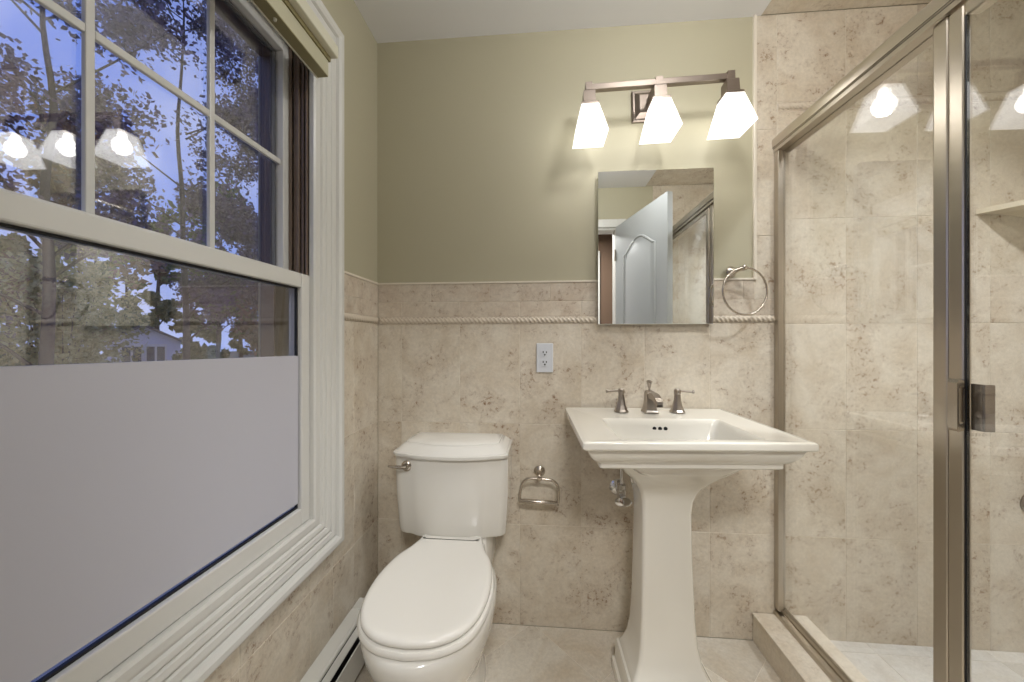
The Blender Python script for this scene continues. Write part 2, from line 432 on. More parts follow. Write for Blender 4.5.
# shower curb
bm = bmesh.new()
CX0, CX1, CZ = 0.803, 0.990, 0.108
box(bm, CX0 + 0.006, CX1, YF + 0.002, YB - 0.002, 0.0, CZ - 0.012, mi=0)
tiles(bm, lambda u, v, d: (CX0 + 0.0 - d, u, v), splits(YF + 0.002, YB - 0.002, YB - 0.42, 0.42), [0, CZ - 0.010], 1)
box(bm, CX0 - 0.004, CX1 + 0.004, YF + 0.002, YB - 0.002, CZ - 0.010, CZ, bev=0.003, mi=2)
struct('trim_1', bm, [M['grout'], M['curb'], M['curb']])

# cream liners: top of the wainscot, side of the painted field
bm = bmesh.new()
box(bm, XL, XP, YB - 0.003, YB + 0.006, ZT - 0.001, ZT + 0.006, bev=0.001)
box(bm, XP - 0.006, XP + 0.005, YB - 0.006, YB + 0.006, ZT - 0.002, ZC, bev=0.002)
struct('trim_2', bm, M['liner'])
bm = bmesh.new()
box(bm, XL - 0.006, XL + 0.004, A1, YB - 0.004, ZT - 0.002, ZT + 0.007, bev=0.002)
struct('trim_3', bm, M['liner'])

def rope(bm, p0, p1, out, r=0.0125, pitch=0.017, sign=1):
    p0 = Vector(p0); p1 = Vector(p1); d = (p1 - p0); Ln = d.length; d.normalize(); out = Vector(out); up = Vector((0, 0, 1))
    n = int(Ln / 0.0021); prev = None; K = 9
    for i in range(n + 1):
        s = Ln * i / n; ring = []
        for k in range(K):
            a = -PI / 2 + PI * k / (K - 1)
            ph = PI * (s / pitch + sign * a / PI * 1.5)
            rr = r * (0.46 + 0.64 * abs(math.sin(ph)))
            ring.append(bm.verts.new(p0 + d * s + up * (rr * math.sin(a)) + out * (rr * 0.75 * math.cos(a) - 0.001)))
        if prev:
            for k in range(K - 1): bm.faces.new((prev[k], prev[k + 1], ring[k + 1], ring[k]))
        prev = ring
ZRM = (ZR0 + ZR1) / 2
bm = bmesh.new(); rope(bm, (XL + 0.01, YB, ZRM), (0.880, YB, ZRM), (0, -1, 0)); struct('trim_4', bm, M['rope'], smooth=60)
bm = bmesh.new(); rope(bm, (XL, A1, ZRM), (XL, YB - 0.01, ZRM), (1, 0, 0)); struct('trim_5', bm, M['rope'], smooth=60)
bm = bmesh.new(); rope(bm, (0.895, YB, 2.0265), (XR, YB, 2.0265), (0, -1, 0), r=0.0125); struct('trim_6', bm, M['rope'], smooth=60)

# hall behind the doorway
bm = bmesh.new(); box(bm, -1.6, 2.2, -1.45, -1.35, -0.10, 2.45); struct('wall_hall', bm, M['hallwall'])
bm = bmesh.new(); box(bm, -1.7, -1.6, -1.35, -0.24, -0.10, 2.45); struct('wall_hall_left', bm, M['hallwall'])
bm = bmesh.new(); box(bm, 2.2, 2.3, -1.35, -0.24, -0.10, 2.45); struct('wall_hall_right', bm, M['hallwall'])
bm = bmesh.new(); box(bm, -1.6, 2.2, -1.35, -0.24, -0.10, 0.0); struct('floor_hall', bm, M['hallfloor'])
bm = bmesh.new(); box(bm, -1.6, 2.2, -1.35, -0.24, 2.379, 2.45); struct('ceiling_hall', bm, M['ceil'])
bm = bmesh.new()
box(bm, 0.60, 0.672, -1.35, -1.33, 0.0, 2.10, bev=0.004)
box(bm, -0.20, 0.672, -1.35, -1.328, 2.10, 2.17, bev=0.004)
struct('trim_7', bm, M['white'])
# doorway casing and jamb
bm = bmesh.new()
box(bm, DX0 - 0.065, DX0, YF - 0.008, YF + 0.013, 0, DZ + 0.065, bev=0.004)
box(bm, DX1, DX1 + 0.065, YF - 0.008, YF + 0.013, 0, DZ + 0.065, bev=0.004)
box(bm, DX0, DX1, YF - 0.008, YF + 0.013, DZ, DZ + 0.065, bev=0.004)
box(bm, DX0 - 0.0, DX0 + 0.015, YF - 0.13, YF - 0.006, 0, DZ, bev=0.002)
box(bm, DX1 - 0.015, DX1, YF - 0.13, YF - 0.006, 0, DZ, bev=0.002)
box(bm, DX0 + 0.015, DX1 - 0.015, YF - 0.13, YF - 0.006, DZ - 0.015, DZ, bev=0.002)
struct('trim_8', bm, M['white'])

# ------------------------------------------------------------------ window_1
win = empty('window_1', (XL, (WY0 + WY1) / 2, WZ0)); win['kind'] = 'structure'
wo = Vector(win.location)
def wpart(name, bm, mats, parent=None, smooth=None):
    bmesh.ops.translate(bm, verts=bm.verts, vec=-wo)
    return obj(name, bm, mats, parent or win, smooth)
# moulded casing, mitred, reeded
prof = [(0.0, -0.006), (0.0, 0.012), (0.006, 0.016), (0.022, 0.016), (0.024, 0.012), (0.030, 0.012), (0.034, 0.018), (0.044, 0.020), (0.050, 0.016), (0.053, 0.013),
        (0.057, 0.018), (0.068, 0.021), (0.074, 0.018), (0.078, 0.014), (0.082, 0.019), (0.094, 0.022), (0.100, 0.020), (0.104, 0.017), (0.108, 0.026), (0.116, 0.031), (0.130, 0.031), (0.136, 0.027), (0.140, 0.018), (0.140, -0.004)]
bm = bmesh.new()
rings = []
for o_, h in prof:
    x = XL + h
    rings.append([(x, WY0 - o_, WZ0 - o_), (x, WY1 + o_, WZ0 - o_), (x, WY1 + o_, WZ1 + o_), (x, WY0 - o_, WZ1 + o_)])
loft(bm, rings, False, False)
wpart('casing', bm, M['white'], smooth=25)
# jamb box
bm = bmesh.new()
for (a, b, c, d) in ((WY0 - 0.012, WY0, WZ0 - 0.012, WZ1 + 0.012), (WY1, WY1 + 0.012, WZ0 - 0.012, WZ1 + 0.012), (WY0, WY1, WZ0 - 0.012, WZ0), (WY0, WY1, WZ1, WZ1 + 0.012)):
    box(bm, XL - 0.155, XL - 0.001, a, b, c, d)
wpart('jamb', bm, M['white'])
# brown side tracks, ribbed
bm = bmesh.new()
for s, yy in ((-1, WY1), (1, WY0)):
    for x, w, t in ((-0.678, 0.006, 0.006), (-0.690, 0.008, 0.003), (-0.702, 0.008, 0.008), (-0.714, 0.008, 0.003), (-0.726, 0.008, 0.007), (-0.735, 0.006, 0.003)):
        y1 = yy + s * t
        box(bm, x - w, x, min(yy, y1), max(yy, y1), 1.331, WZ1, bev=0.001, seg=1)
wpart('side_track', bm, M['brown'])
# outside frame, dark brown
bm = bmesh.new()
for (a, b, c, d) in ((WY0, WY0 + 0.024, WZ0, WZ1), (WY1 - 0.006, WY1, WZ0, WZ1), (WY0 + 0.024, WY1 - 0.006, WZ0, WZ0 + 0.03), (WY0 + 0.024, WY1 - 0.006, WZ1 - 0.035, WZ1)):
    box(bm, XL - 0.15, XL - 0.105, a, b, c, d, bev=0.003)
wpart('outside_frame', bm, M['brownout'])
# upper sash
US = (-0.735, -0.773)
bm = bmesh.new()
gy0, gy1, gz0, gz1 = 0.115, 0.960, 1.350, 1.972
for (a, b, c, d) in ((WY0 + 0.001, gy0, 1.300, WZ1 - 0.001), (gy1, WY1 - 0.001, 1.300, WZ1 - 0.001), (gy0, gy1, 1.300, gz0), (gy0, gy1, gz1, WZ1 - 0.001)):
    box(bm, US[1], US[0], a, b, c, d, bev=0.003)
usash = wpart('upper_sash', bm, M['white'])
bm = bmesh.new(); box(bm, -0.757, -0.753, gy0 + 0.0005, gy1 - 0.0005, gz0 + 0.0005, gz1 - 0.0005); wpart('window_pane', bm, M['winglass'], usash)
bm = bmesh.new()
for y in (0.310, 0.529, 0.748): box(bm, -0.7525, -0.743, y - 0.0065, y + 0.0065, gz0, gz1, bev=0.002)
for z in (1.653,):
    e = [gy0, 0.3035, 0.3165, 0.5225, 0.5355, 0.7415, 0.7545, gy1]
    for k in range(0, 8, 2): box(bm, -0.7525, -0.743, e[k], e[k + 1], z - 0.0075, z + 0.0075, bev=0.002)
wpart('muntin_grid', bm, M['white'], usash)
# lower sash
LS = (-0.672, -0.712)
ly0, ly1, lz0, lz1 = 0.127, 0.949, 0.668, 1.291
bm = bmesh.new()
for (a, b, c, d) in ((WY0 + 0.001, ly0, WZ0 + 0.001, 1.331), (ly1, WY1 - 0.001, WZ0 + 0.001, 1.331), (ly0, ly1, WZ0 + 0.001, lz0), (ly0, ly1, lz1, 1.331)):
    box(bm, LS[1], LS[0], a, b, c, d, bev=0.0035)
lsash = wpart('lower_sash', bm, M['white'])
bm = bmesh.new(); box(bm, -0.696, -0.692, ly0 + 0.0005, ly1 - 0.0005, lz0 + 0.0005, lz1 - 0.0005); wpart('window_pane', bm, M['winglass'], lsash)
bm = bmesh.new()
for (a, b, c, d) in ((ly0, ly0 + 0.004, lz0, lz1), (ly1 - 0.004, ly1, lz0, lz1), (ly0 + 0.004, ly1 - 0.004, lz0, lz0 + 0.005), (ly0 + 0.004, ly1 - 0.004, lz1 - 0.004, lz1)):
    box(bm, -0.691, -0.684, a, b, c, d)
wpart('gasket', bm, M['dark'], lsash)
bm = bmesh.new()
for (a, b, c, d) in ((gy0, gy0 + 0.006, gz0, gz1), (gy1 - 0.006, gy1, gz0, gz1), (gy0 + 0.006, gy1 - 0.006, gz1 - 0.006, gz1)):
    box(bm, -0.770, -0.7575, a, b, c, d)
wpart('gasket', bm, M['dark'], usash)

# privacy shade over the lower pane
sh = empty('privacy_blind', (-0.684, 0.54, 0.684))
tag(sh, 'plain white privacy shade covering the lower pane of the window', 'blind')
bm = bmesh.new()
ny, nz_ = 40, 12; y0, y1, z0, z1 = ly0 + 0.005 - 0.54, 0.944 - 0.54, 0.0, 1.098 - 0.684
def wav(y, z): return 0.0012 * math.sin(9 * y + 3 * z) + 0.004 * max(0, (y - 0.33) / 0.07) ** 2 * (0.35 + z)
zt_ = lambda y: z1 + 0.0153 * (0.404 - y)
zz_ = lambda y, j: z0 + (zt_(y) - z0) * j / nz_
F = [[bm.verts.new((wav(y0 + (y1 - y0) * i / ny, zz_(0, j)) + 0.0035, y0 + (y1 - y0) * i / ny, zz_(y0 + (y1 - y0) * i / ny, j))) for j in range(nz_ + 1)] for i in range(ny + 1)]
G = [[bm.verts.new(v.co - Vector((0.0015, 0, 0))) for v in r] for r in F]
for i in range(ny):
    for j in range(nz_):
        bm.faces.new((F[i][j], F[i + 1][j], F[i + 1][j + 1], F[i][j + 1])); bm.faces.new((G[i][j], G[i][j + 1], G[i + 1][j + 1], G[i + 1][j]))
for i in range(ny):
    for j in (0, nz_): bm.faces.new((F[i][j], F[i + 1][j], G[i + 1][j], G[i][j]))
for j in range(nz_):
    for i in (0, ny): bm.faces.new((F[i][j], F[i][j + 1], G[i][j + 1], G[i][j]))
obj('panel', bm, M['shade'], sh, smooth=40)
bm = bmesh.new()
loft(bm, [[Vector((x, yy_, zt_(yy_) + dz)) for x, dz in ((-0.0006, -0.012), (0.0012, -0.012), (0.0012, 0.001), (-0.0006, 0.001))] for yy_ in (y0, y1 - 0.004)])
obj('top_hem', bm, M['shade'], sh)

# two-tier headrail across the top of the window
hr = empty('window_headrail', (-0.60, 0.5, 1.893)); ho = Vector(hr.location)
tag(hr, 'olive two-tier headrail of a raised blind across the top of the window', 'headrail')
def hpart(name, bm, m, parent=hr, smooth=None):
    bmesh.ops.translate(bm, verts=bm.verts, vec=-ho); return obj(name, bm, m, parent, smooth)
VY0, VY1 = 0.03, 0.967
bm = bmesh.new(); box(bm, -0.637, -0.604, VY0, VY1, 1.894, 1.938, bev=0.002); hpart('bottom_rail', bm, M['valance'])
bm = bmesh.new(); box(bm, -0.636, -0.6045, VY0 + 0.002, VY1 - 0.002, 1.8915, 1.8945); hpart('rail_underside', bm, M['valbottom'])
bm = bmesh.new(); box(bm, -0.6395, -0.6345, VY0, VY1, 1.8905, 1.898, bev=0.001); hpart('rail_edge', bm, M['vallight'])
bm = bmesh.new(); box(bm, -0.636, -0.600, VY0, VY1 + 0.004, 1.938, 1.951); hpart('shadow_gap_strip', bm, M['valbottom'])  # dark strip coloured to stand for the shadow gap between the tiers
bm = bmesh.new(); box(bm, -0.643, -0.580, VY0 - 0.004, VY1 + 0.010, 1.951, 1.985, bev=0.003); hpart('top_rail', bm, M['vallight'])
bm = bmesh.new(); cyl(bm, (-0.618, 0.78, 1.892), (-0.618, 0.78, 1.886), 0.004, 0.003); hpart('screw_head', bm, M['vallight'])

# ------------------------------------------------------------------ toilet
tx = -0.306
tl = empty('toilet', (tx, 1.0, 0.0))
tag(tl, 'white two-piece toilet with closed lid between the window wall and sink', 'toilet')
# tank plan: straight sides, notched corners, bowed front (local y is from the empty at y = 1.0)
def tank_plan(hw, yb, yf, bow, z, grow=0.0):
    z -= 0.016; hw += grow; yf -= grow; yb += grow
    p = [(hw, yb), (-hw, yb), (-hw, yf + 0.045), (-hw + 0.012, yf + 0.030), (-hw + 0.030, yf + 0.022), (-hw + 0.052, yf + 0.020)]
    n = 12
    for k in range(n + 1):
        s = -1 + 2 * k / n
        p.append((s * (hw - 0.075), yf + 0.008 - bow * (1 - s * s) * 1.0))
    p += [(hw - 0.052, yf + 0.020), (hw - 0.030, yf + 0.022), (hw - 0.012, yf + 0.030), (hw, yf + 0.045)]
    return [Vector((x - 0.015, y, z)) for x, y in p]
TB, TF = 0.412, 0.205
bm = bmesh.new()
loft(bm, [tank_plan(0.184, TB, TF + 0.026, 0.012, 0.462), tank_plan(0.193, TB, TF + 0.016, 0.014, 0.466), tank_plan(0.195, TB, TF + 0.012, 0.015, 0.48), tank_plan(0.204, TB, TF + 0.006, 0.016, 0.62), tank_plan(0.204, TB, TF + 0.002, 0.016, 0.748)])
obj('tank', bm, M['toilet'], tl, smooth=35)
bm = bmesh.new()
g = lambda gr, z: tank_plan(0.193, TB - 0.006, TF, 0.016, z, gr)
loft(bm, [g(0.008, 0.748), g(0.013, 0.7495), g(0.014, 0.753), g(0.014, 0.760), g(0.012, 0.7625), g(0.007, 0.7635), g(0.005, 0.766), g(-0.001, 0.772), g(-0.009, 0.780), g(-0.017, 0.786), g(-0.021, 0.787), g(-0.022, 0.791), g(-0.026, 0.794), g(-0.045, 0.798), g(-0.075, 0.800)])
obj('tank_lid', bm, M['toilet'], tl, smooth=28)
# flush lever
bm = bmesh.new()
lathe(bm, [(0.0185, 0), (0.0195, 0.003), (0.0175, 0.006), (0.010, 0.009), (0.008, 0.016), (0.001, 0.017)], (-0.168, TF + 0.020, 0.698), (0, -1, 0), 20)
fl = obj('flush_lever', bm, M['nickel'], tl, smooth=40)
bm = bmesh.new(); tube(bm, [(-0.166, TF + 0.003, 0.698), (-0.188, TF - 0.003, 0.699), (-0.212, TF - 0.002, 0.700), (-0.229, TF + 0.002, 0.7005)], [0.0065, 0.0065, 0.005, 0.0035], 10); obj('lever_arm', bm, M['nickel'], fl, smooth=60)
# lid and seat outline (half widths against y)
LP = [(0.104, 0.214), (0.110, 0.186), (0.126, 0.140), (0.148, 0.095), (0.162, 0.035), (0.167, -0.025), (0.162, -0.085), (0.147, -0.140), (0.117, -0.186), (0.066, -0.217), (0.0, -0.227)]
def lid_outline(z, off=0.0, sc=1.0):
    half = smooth_curve([(a, b, 0) for a, b in LP], 5)
    pts = [Vector((p.x, p.y, 0)) for p in half] + [Vector((-p.x, p.y, 0)) for p in reversed(half[:-1])]
    n = len(pts); out = []
    for i in range(n):
        t = pts[(i + 1) % n] - pts[i - 1]; nn = Vector((-t.y, t.x, 0)).normalized()
        if nn.dot(pts[i] - Vector((0, -0.02, 0))) < 0: nn = -nn
        q = pts[i] + nn * off; out.append(Vector((q.x, q.y, z)))
    return out
bm = bmesh.new()
loft(bm, [lid_outline(0.446, -0.004), lid_outline(0.449, 0.0), lid_outline(0.456, 0.001), lid_outline(0.462, -0.003), lid_outline(0.465, -0.010)] + [[Vector((p.x * f, -0.01 + (p.y + 0.01) * f, z)) for p in lid_outline(0, -0.010)] for f, z in ((0.95, 0.4658), (0.90, 0.4658))])
obj('seat_lid', bm, M['seat'], tl, smooth=50)
bm = bmesh.new()
loft(bm, [lid_outline(0.424, -0.002), lid_outline(0.428, 0.006), lid_outline(0.437, 0.008), lid_outline(0.443, 0.004), lid_outline(0.4445, -0.012)])
obj('seat_ring', bm, M['seat'], tl, smooth=50)
for s in (-1, 1):
    bm = bmesh.new(); lathe(bm, [(0.010, 0), (0.012, 0.002), (0.012, 0.040), (0.010, 0.042)], (s * 0.080 - 0.021, 0.218, 0.448), (1, 0, 0), 14)
    obj('seat_hinge', bm, M['seat'], tl, smooth=40)
# bowl: egg sections narrowing to the foot
def egg(hw, yb, yf, z, n=40, p=2.0):
    out = []
    cy = yb - (yb - yf) * 0.46
    for k in range(n):
        a = 2 * PI * k / n
        c, s = math.cos(a), math.sin(a)
        ly = (yb - cy) if s > 0 else (cy - yf)
        e = 2.0 / (2.6 if s > 0 else 2.05)
        out.append(Vector((hw * math.copysign(abs(c) ** e, c), cy + ly * math.copysign(abs(s) ** e, s), z)))
    return out
bm = bmesh.new()
loft(bm, [egg(0.168, 0.20, -0.236, 0.423), egg(0.174, 0.205, -0.243, 0.418), egg(0.177, 0.21, -0.247, 0.405), egg(0.176, 0.215, -0.245, 0.385), egg(0.170, 0.23, -0.232, 0.345),
          egg(0.155, 0.25, -0.205, 0.29), egg(0.134, 0.275, -0.160, 0.23), egg(0.115, 0.30, -0.115, 0.16), egg(0.108, 0.315, -0.090, 0.09), egg(0.110, 0.33, -0.095, 0.045), egg(0.118, 0.34, -0.105, 0.020), egg(0.120, 0.342, -0.107, 0.0)])
obj('bowl', bm, M['toilet'], tl, smooth=60)
bm = bmesh.new()
loft(bm, [rrect(-0.10, 0.10, 0.20, 0.38, 0.30, 0.03), rrect(-0.135, 0.135, 0.17, 0.395, 0.36, 0.035), rrect(-0.125, 0.125, 0.165, 0.40, 0.405, 0.035), rrect(-0.122, 0.122, 0.168, 0.40, 0.420, 0.035), rrect(-0.112, 0.112, 0.225, 0.395, 0.4455, 0.03)])
obj('tank_deck', bm, M['toilet'], tl, smooth=50)
bm = bmesh.new()
tube(bm, smooth_curve([(-0.150, 0.36, 0.466), (-0.150, 0.36, 0.40), (-0.155, 0.37, 0.30), (-0.16, 0.385, 0.20), (-0.16, 0.39, 0.16)], 5), 0.0055, 8)
lathe(bm, [(0.012, 0), (0.014, 0.01), (0.014, 0.022), (0.007, 0.026)], (-0.150, 0.36, 0.440), (0, 0, 1), 12)
lathe(bm, [(0.022, 0), (0.022, 0.003), (0.010, 0.008), (0.010, 0.035)], (-0.16, 0.4215, 0.15), (0, -1, 0), 16)
obj('supply_line', bm, M['chrome'], tl, smooth=50)

# ------------------------------------------------------------------ pedestal sink
sk = empty('pedestal_sink', (0.401, 1.18, 0.0)); so = Vector(sk.location)
tag(sk, 'white rectangular pedestal sink with stepped rim standing beside the shower', 'sink')
def spart(name, bm, m, smooth=None, parent=None):
    bmesh.ops.translate(bm, verts=bm.verts, vec=-so); return obj(name, bm, m, parent or sk, smooth)
bm = bmesh.new()
YK = 1.412
R_ = lambda x0, x1, y0, y1, z, r=0.006: rrect(x0, x1, y0, y1, z, r, 5)
loft(bm, [R_(0.33, 0.47, 1.07, 1.16, 0.752, 0.03), R_(0.27, 0.53, 1.03, 1.20, 0.762, 0.035), R_(0.232, 0.570, 1.004, 1.226, 0.795, 0.03), R_(0.216, 0.586, 0.992, 1.236, 0.855, 0.022), R_(0.212, 0.590, 0.989, 1.239, 0.870, 0.018), R_(0.206, 0.596, 0.984, 1.244, 0.8765, 0.016),
          R_(0.118, 0.681, 0.958, 1.402, 0.8795), R_(0.106, 0.693, 0.947, 1.413, 0.880), R_(0.101, 0.698, 0.943, YK, 0.8775), R_(0.100, 0.699, 0.942, YK, 0.873), R_(0.100, 0.699, 0.942, YK, 0.862), R_(0.103, 0.696, 0.945, YK, 0.858),
          R_(0.110, 0.684, 0.951, YK, 0.856), R_(0.115, 0.679, 0.956, YK, 0.854), R_(0.117, 0.677, 0.958, YK, 0.848), R_(0.122, 0.672, 0.962, YK, 0.838), R_(0.131, 0.663, 0.970, YK, 0.826), R_(0.143, 0.651, 0.980, YK, 0.816), R_(0.150, 0.644, 0.987, YK, 0.812),
          R_(0.152, 0.642, 0.989, YK, 0.809), R_(0.152, 0.642, 0.989, YK, 0.799), R_(0.156, 0.638, 0.993, YK, 0.795), R_(0.20, 0.60, 1.03, YK, 0.791), R_(0.22, 0.58, 1.04, 1.40, 0.790)], True, True)
for v in bm.verts: v.co.y += 0.024 * ((v.co.x - 0.40) / 0.6) * (1.412 - v.co.y) / 0.47
spart('basin', bm, M['porc'], 32)
# pedestal column
cx = 0.392
bm = bmesh.new()
def P_(hw, yf, yb, z, r=0.012): return rrect(cx - hw, cx + hw * 0.98, yf, yb, z, r, 4)
loft(bm, [P_(0.168, 1.032, 1.33, 0.790), P_(0.165, 1.036, 1.325, 0.778), P_(0.150, 1.052, 1.31, 0.757), P_(0.130, 1.072, 1.295, 0.738), P_(0.112, 1.092, 1.28, 0.716), P_(0.097, 1.112, 1.268, 0.692), P_(0.086, 1.126, 1.26, 0.668), P_(0.079, 1.135, 1.255, 0.640), P_(0.076, 1.140, 1.252, 0.600),
          P_(0.078, 1.138, 1.254, 0.45), P_(0.083, 1.130, 1.256, 0.28), P_(0.088, 1.124, 1.258, 0.20), P_(0.097, 1.114, 1.26, 0.155), P_(0.111, 1.100, 1.262, 0.125), P_(0.120, 1.091, 1.264, 0.115),
          P_(0.121, 1.090, 1.265, 0.108, 0.006), P_(0.128, 1.083, 1.270, 0.106, 0.006), P_(0.131, 1.080, 1.272, 0.100, 0.006), P_(0.133, 1.078, 1.273, 0.045, 0.006), P_(0.134, 1.077, 1.274, 0.040, 0.006), P_(0.142, 1.069, 1.279, 0.036, 0.006), P_(0.143, 1.068, 1.280, 0.0, 0.006)])
spart('pedestal', bm, M['porc'], 40)
bm = bmesh.new()
for s in (-1, 0, 1): lathe(bm, [(0.0065, 0), (0.0065, 0.004), (0.0005, 0.0042)], (0.401 + s * 0.0185, 1.2372, 0.845), (0, -1, -0.12), 14)
spart('overflow_hole', bm, M['dark'], 40)
bm = bmesh.new(); lathe(bm, [(0.022, 0), (0.023, 0.002), (0.018, 0.004), (0.016, 0.002), (0.001, 0.002)], (0.401, 1.115, 0.752), (0, 0, 1), 20); spart('drain', bm, M['nickel'], 40)
sk.rotation_euler = (0, 0, math.radians(1.6)); sk.location.y -= 0.002

# ------------------------------------------------------------------ faucet
fc = empty('faucet', (0.397, 1.338, 0.8797), (0, 0, math.radians(1.6))); fo = Vector(fc.location)
tag(fc, 'brushed nickel widespread faucet with two lever handles on the back ledge of the sink', 'faucet')
sq = lambda hw, hd, z, dy=0: [Vector((x, y + dy, z)) for x, y in ((hw, hd), (-hw, hd), (-hw, -hd), (hw, -hd))]
def octo(h, z, cx=0, cy=0): return [Vector((cx + h * math.cos(PI / 8 + k * PI / 4), cy + h * math.sin(PI / 8 + k * PI / 4), z)) for k in range(8)]
for nm, hx, s in (('l', -0.103, -1), ('r', 0.099, 1)):
    bm = bmesh.new()
    rings = [octo(0.0265, 0, hx), octo(0.0265, 0.004, hx), octo(0.022, 0.010, hx), octo(0.0165, 0.026, hx), octo(0.0125, 0.045, hx), octo(0.0105, 0.066, hx), octo(0.012, 0.069, hx), octo(0.012, 0.082, hx), octo(0.008, 0.086, hx)]
    loft(bm, rings)
    h = obj('handle', bm, M['faucet'], fc)
    bm = bmesh.new()
    tube(bm, [(hx + s * 0.008, 0, 0.078), (hx + s * 0.030, -0.004, 0.077), (hx + s * 0.049, -0.008, 0.0765), (hx + s * 0.0495, -0.008, 0.0765), (hx + s * 0.056, -0.009, 0.0765)], [0.0048, 0.0042, 0.0044, 0.0066, 0.0064], 10)
    obj('lever', bm, M['faucet'], h, smooth=40)
bm = bmesh.new()
loft(bm, [sq(0.024, 0.027, 0), sq(0.024, 0.027, 0.004), sq(0.020, 0.023, 0.009), sq(0.0165, 0.019, 0.028), sq(0.0145, 0.017, 0.052), sq(0.0145, 0.018, 0.068), sq(0.0125, 0.015, 0.076), sq(0.006, 0.007, 0.080)])
r = []
for y, z, hw, hh in ((-0.008, 0.060, 0.0115, 0.013), (-0.035, 0.066, 0.0115, 0.011), (-0.065, 0.064, 0.0115, 0.010), (-0.090, 0.056, 0.0115, 0.009), (-0.104, 0.046, 0.011, 0.009), (-0.106, 0.040, 0.010, 0.004)):
    r.append([Vector((hw, y, z + hh)), Vector((-hw, y, z + hh)), Vector((-hw, y + 0.004, z - hh)), Vector((hw, y + 0.004, z - hh))])
loft(bm, r)
obj('spout', bm, M['faucet'], fc)
bm = bmesh.new()
lathe(bm, [(0.0035, 0.076), (0.0035, 0.088), (0.006, 0.092), (0.0075, 0.104), (0.011, 0.110), (0.011, 0.113), (0.004, 0.117)], (0, 0.004, 0), (0, 0, 1), 12); obj('lift_rod', bm, M['faucet'], fc, smooth=40)

# ------------------------------------------------------------------ shutoff valve under the sink
sv = empty('shutoff_valve', (0.300, 1.415, 0.567)); sv.scale = (1.25, 1.25, 1.25); vo = Vector(sv.location)
tag(sv, 'chrome water shutoff valve on the tiled wall behind the sink pedestal', 'valve')
bm = bmesh.new(); lathe(bm, [(0.026, -0.008), (0.026, -0.005), (0.020, 0.002), (0.010, 0.006), (0.0095, 0.05)], (0, 0, 0), (0, -1, 0), 20); obj('escutcheon', bm, M['chrome'], sv, smooth=40)
bm = bmesh.new(); lathe(bm, [(0.011, -0.016), (0.0125, -0.010), (0.0125, 0.012), (0.0095, 0.016), (0.0115, 0.018), (0.0115, 0.030), (0.007, 0.032)], (0, -0.048, 0), (0, 0, 1), 8)
obj('valve_body', bm, M['chrome'], sv)
bm = bmesh.new()
ov = [Vector((0.024 * math.cos(2 * PI * k / 20), 0, 0.014 * math.sin(2 * PI * k / 20))) for k in range(20)]
loft(bm, [[p * 0.7 + Vector((0, -0.062, -0.012)) for p in ov], [p + Vector((0, -0.066, -0.012)) for p in ov], [p + Vector((0, -0.074, -0.012)) for p in ov], [p * 0.6 + Vector((0, -0.079, -0.012)) for p in ov]])
obj('valve_handle', bm, M['chrome'], sv, smooth=40)
bm = bmesh.new(); tube(bm, smooth_curve([(0, -0.048, 0.03), (-0.001, -0.048, 0.09), (0.002, -0.05, 0.13), (0.010, -0.055, 0.174)], 5), 0.005, 8); obj('riser', bm, M['chrome'], sv, smooth=60)

# ------------------------------------------------------------------ vanity light
vl = empty('vanity_light', (0.413, YB + 0.003, 2.053), (0, math.radians(-1.3), 0))
tag(vl, 'three-light pewter vanity fixture with lit frosted shades above the mirror', 'light fixture')
bm = bmesh.new()
Q = lambda h, y: [Vector((x, y, z)) for x, z in ((h, h), (-h, h), (-h, -h), (h, -h))]
loft(bm, [Q(0.060, -0.001), Q(0.060, -0.010), Q(0.056, -0.013), Q(0.050, -0.013), Q(0.034, -0.026), Q(0.028, -0.026)])
obj('back_plate', bm, M['lampmetal'], vl)
LYB = -0.128
bm = bmesh.new(); box(bm, -0.009, 0.009, LYB, -0.02, -0.004, 0.014, bev=0.002); obj('arm', bm, M['lampmetal'], vl)
bm = bmesh.new(); box(bm, -0.252, 0.252, LYB - 0.010, LYB + 0.010, -0.009, 0.013, bev=0.002); obj('bar', bm, M['lampmetal'], vl)
for dx in (-0.242, 0.003, 0.245):
    bm = bmesh.new()
    sqs = lambda h, z: [Vector((dx + x, LYB + y, z)) for x, y in ((h, h), (-h, h), (-h, -h), (h, -h))]
    outer = [(0.034, -0.051), (0.060, -0.168)]
    hO = lambda z: 0.034 + (0.060 - 0.034) * (z + 0.051) / (-0.168 + 0.051)
    loft(bm, [sqs(0.012, -0.070), sqs(0.030, -0.070), sqs(0.0315, -0.075), sqs(0.045, -0.13), sqs(0.0570, -0.181), sqs(0.0545, -0.181), sqs(0.0425, -0.13), sqs(0.029, -0.0765), sqs(0.012, -0.073)], False, False)
    sd = obj('lamp_shade', bm, M['frost'], vl)
    bm = bmesh.new()
    loft(bm, [sqs(0.007, 0.022), sqs(0.012, 0.019), sqs(0.012, -0.010), sqs(0.0195, -0.014), sqs(0.0205, -0.018), sqs(0.0215, -0.056), sqs(0.028, -0.060), sqs(0.0305, -0.063), sqs(0.0305, -0.0702), sqs(0.012, -0.0702)])
    obj('fitter', bm, M['lampmetal'], sd)
    bm = bmesh.new()
    lathe(bm, [(0.011, 0.0), (0.013, -0.018), (0.022, -0.032), (0.028, -0.048), (0.028, -0.058), (0.022, -0.074), (0.012, -0.083), (0.001, -0.085)], (dx, LYB, -0.071), (0, 0, 1), 20)
    obj('bulb', bm, M['bulb'], sd, smooth=60)

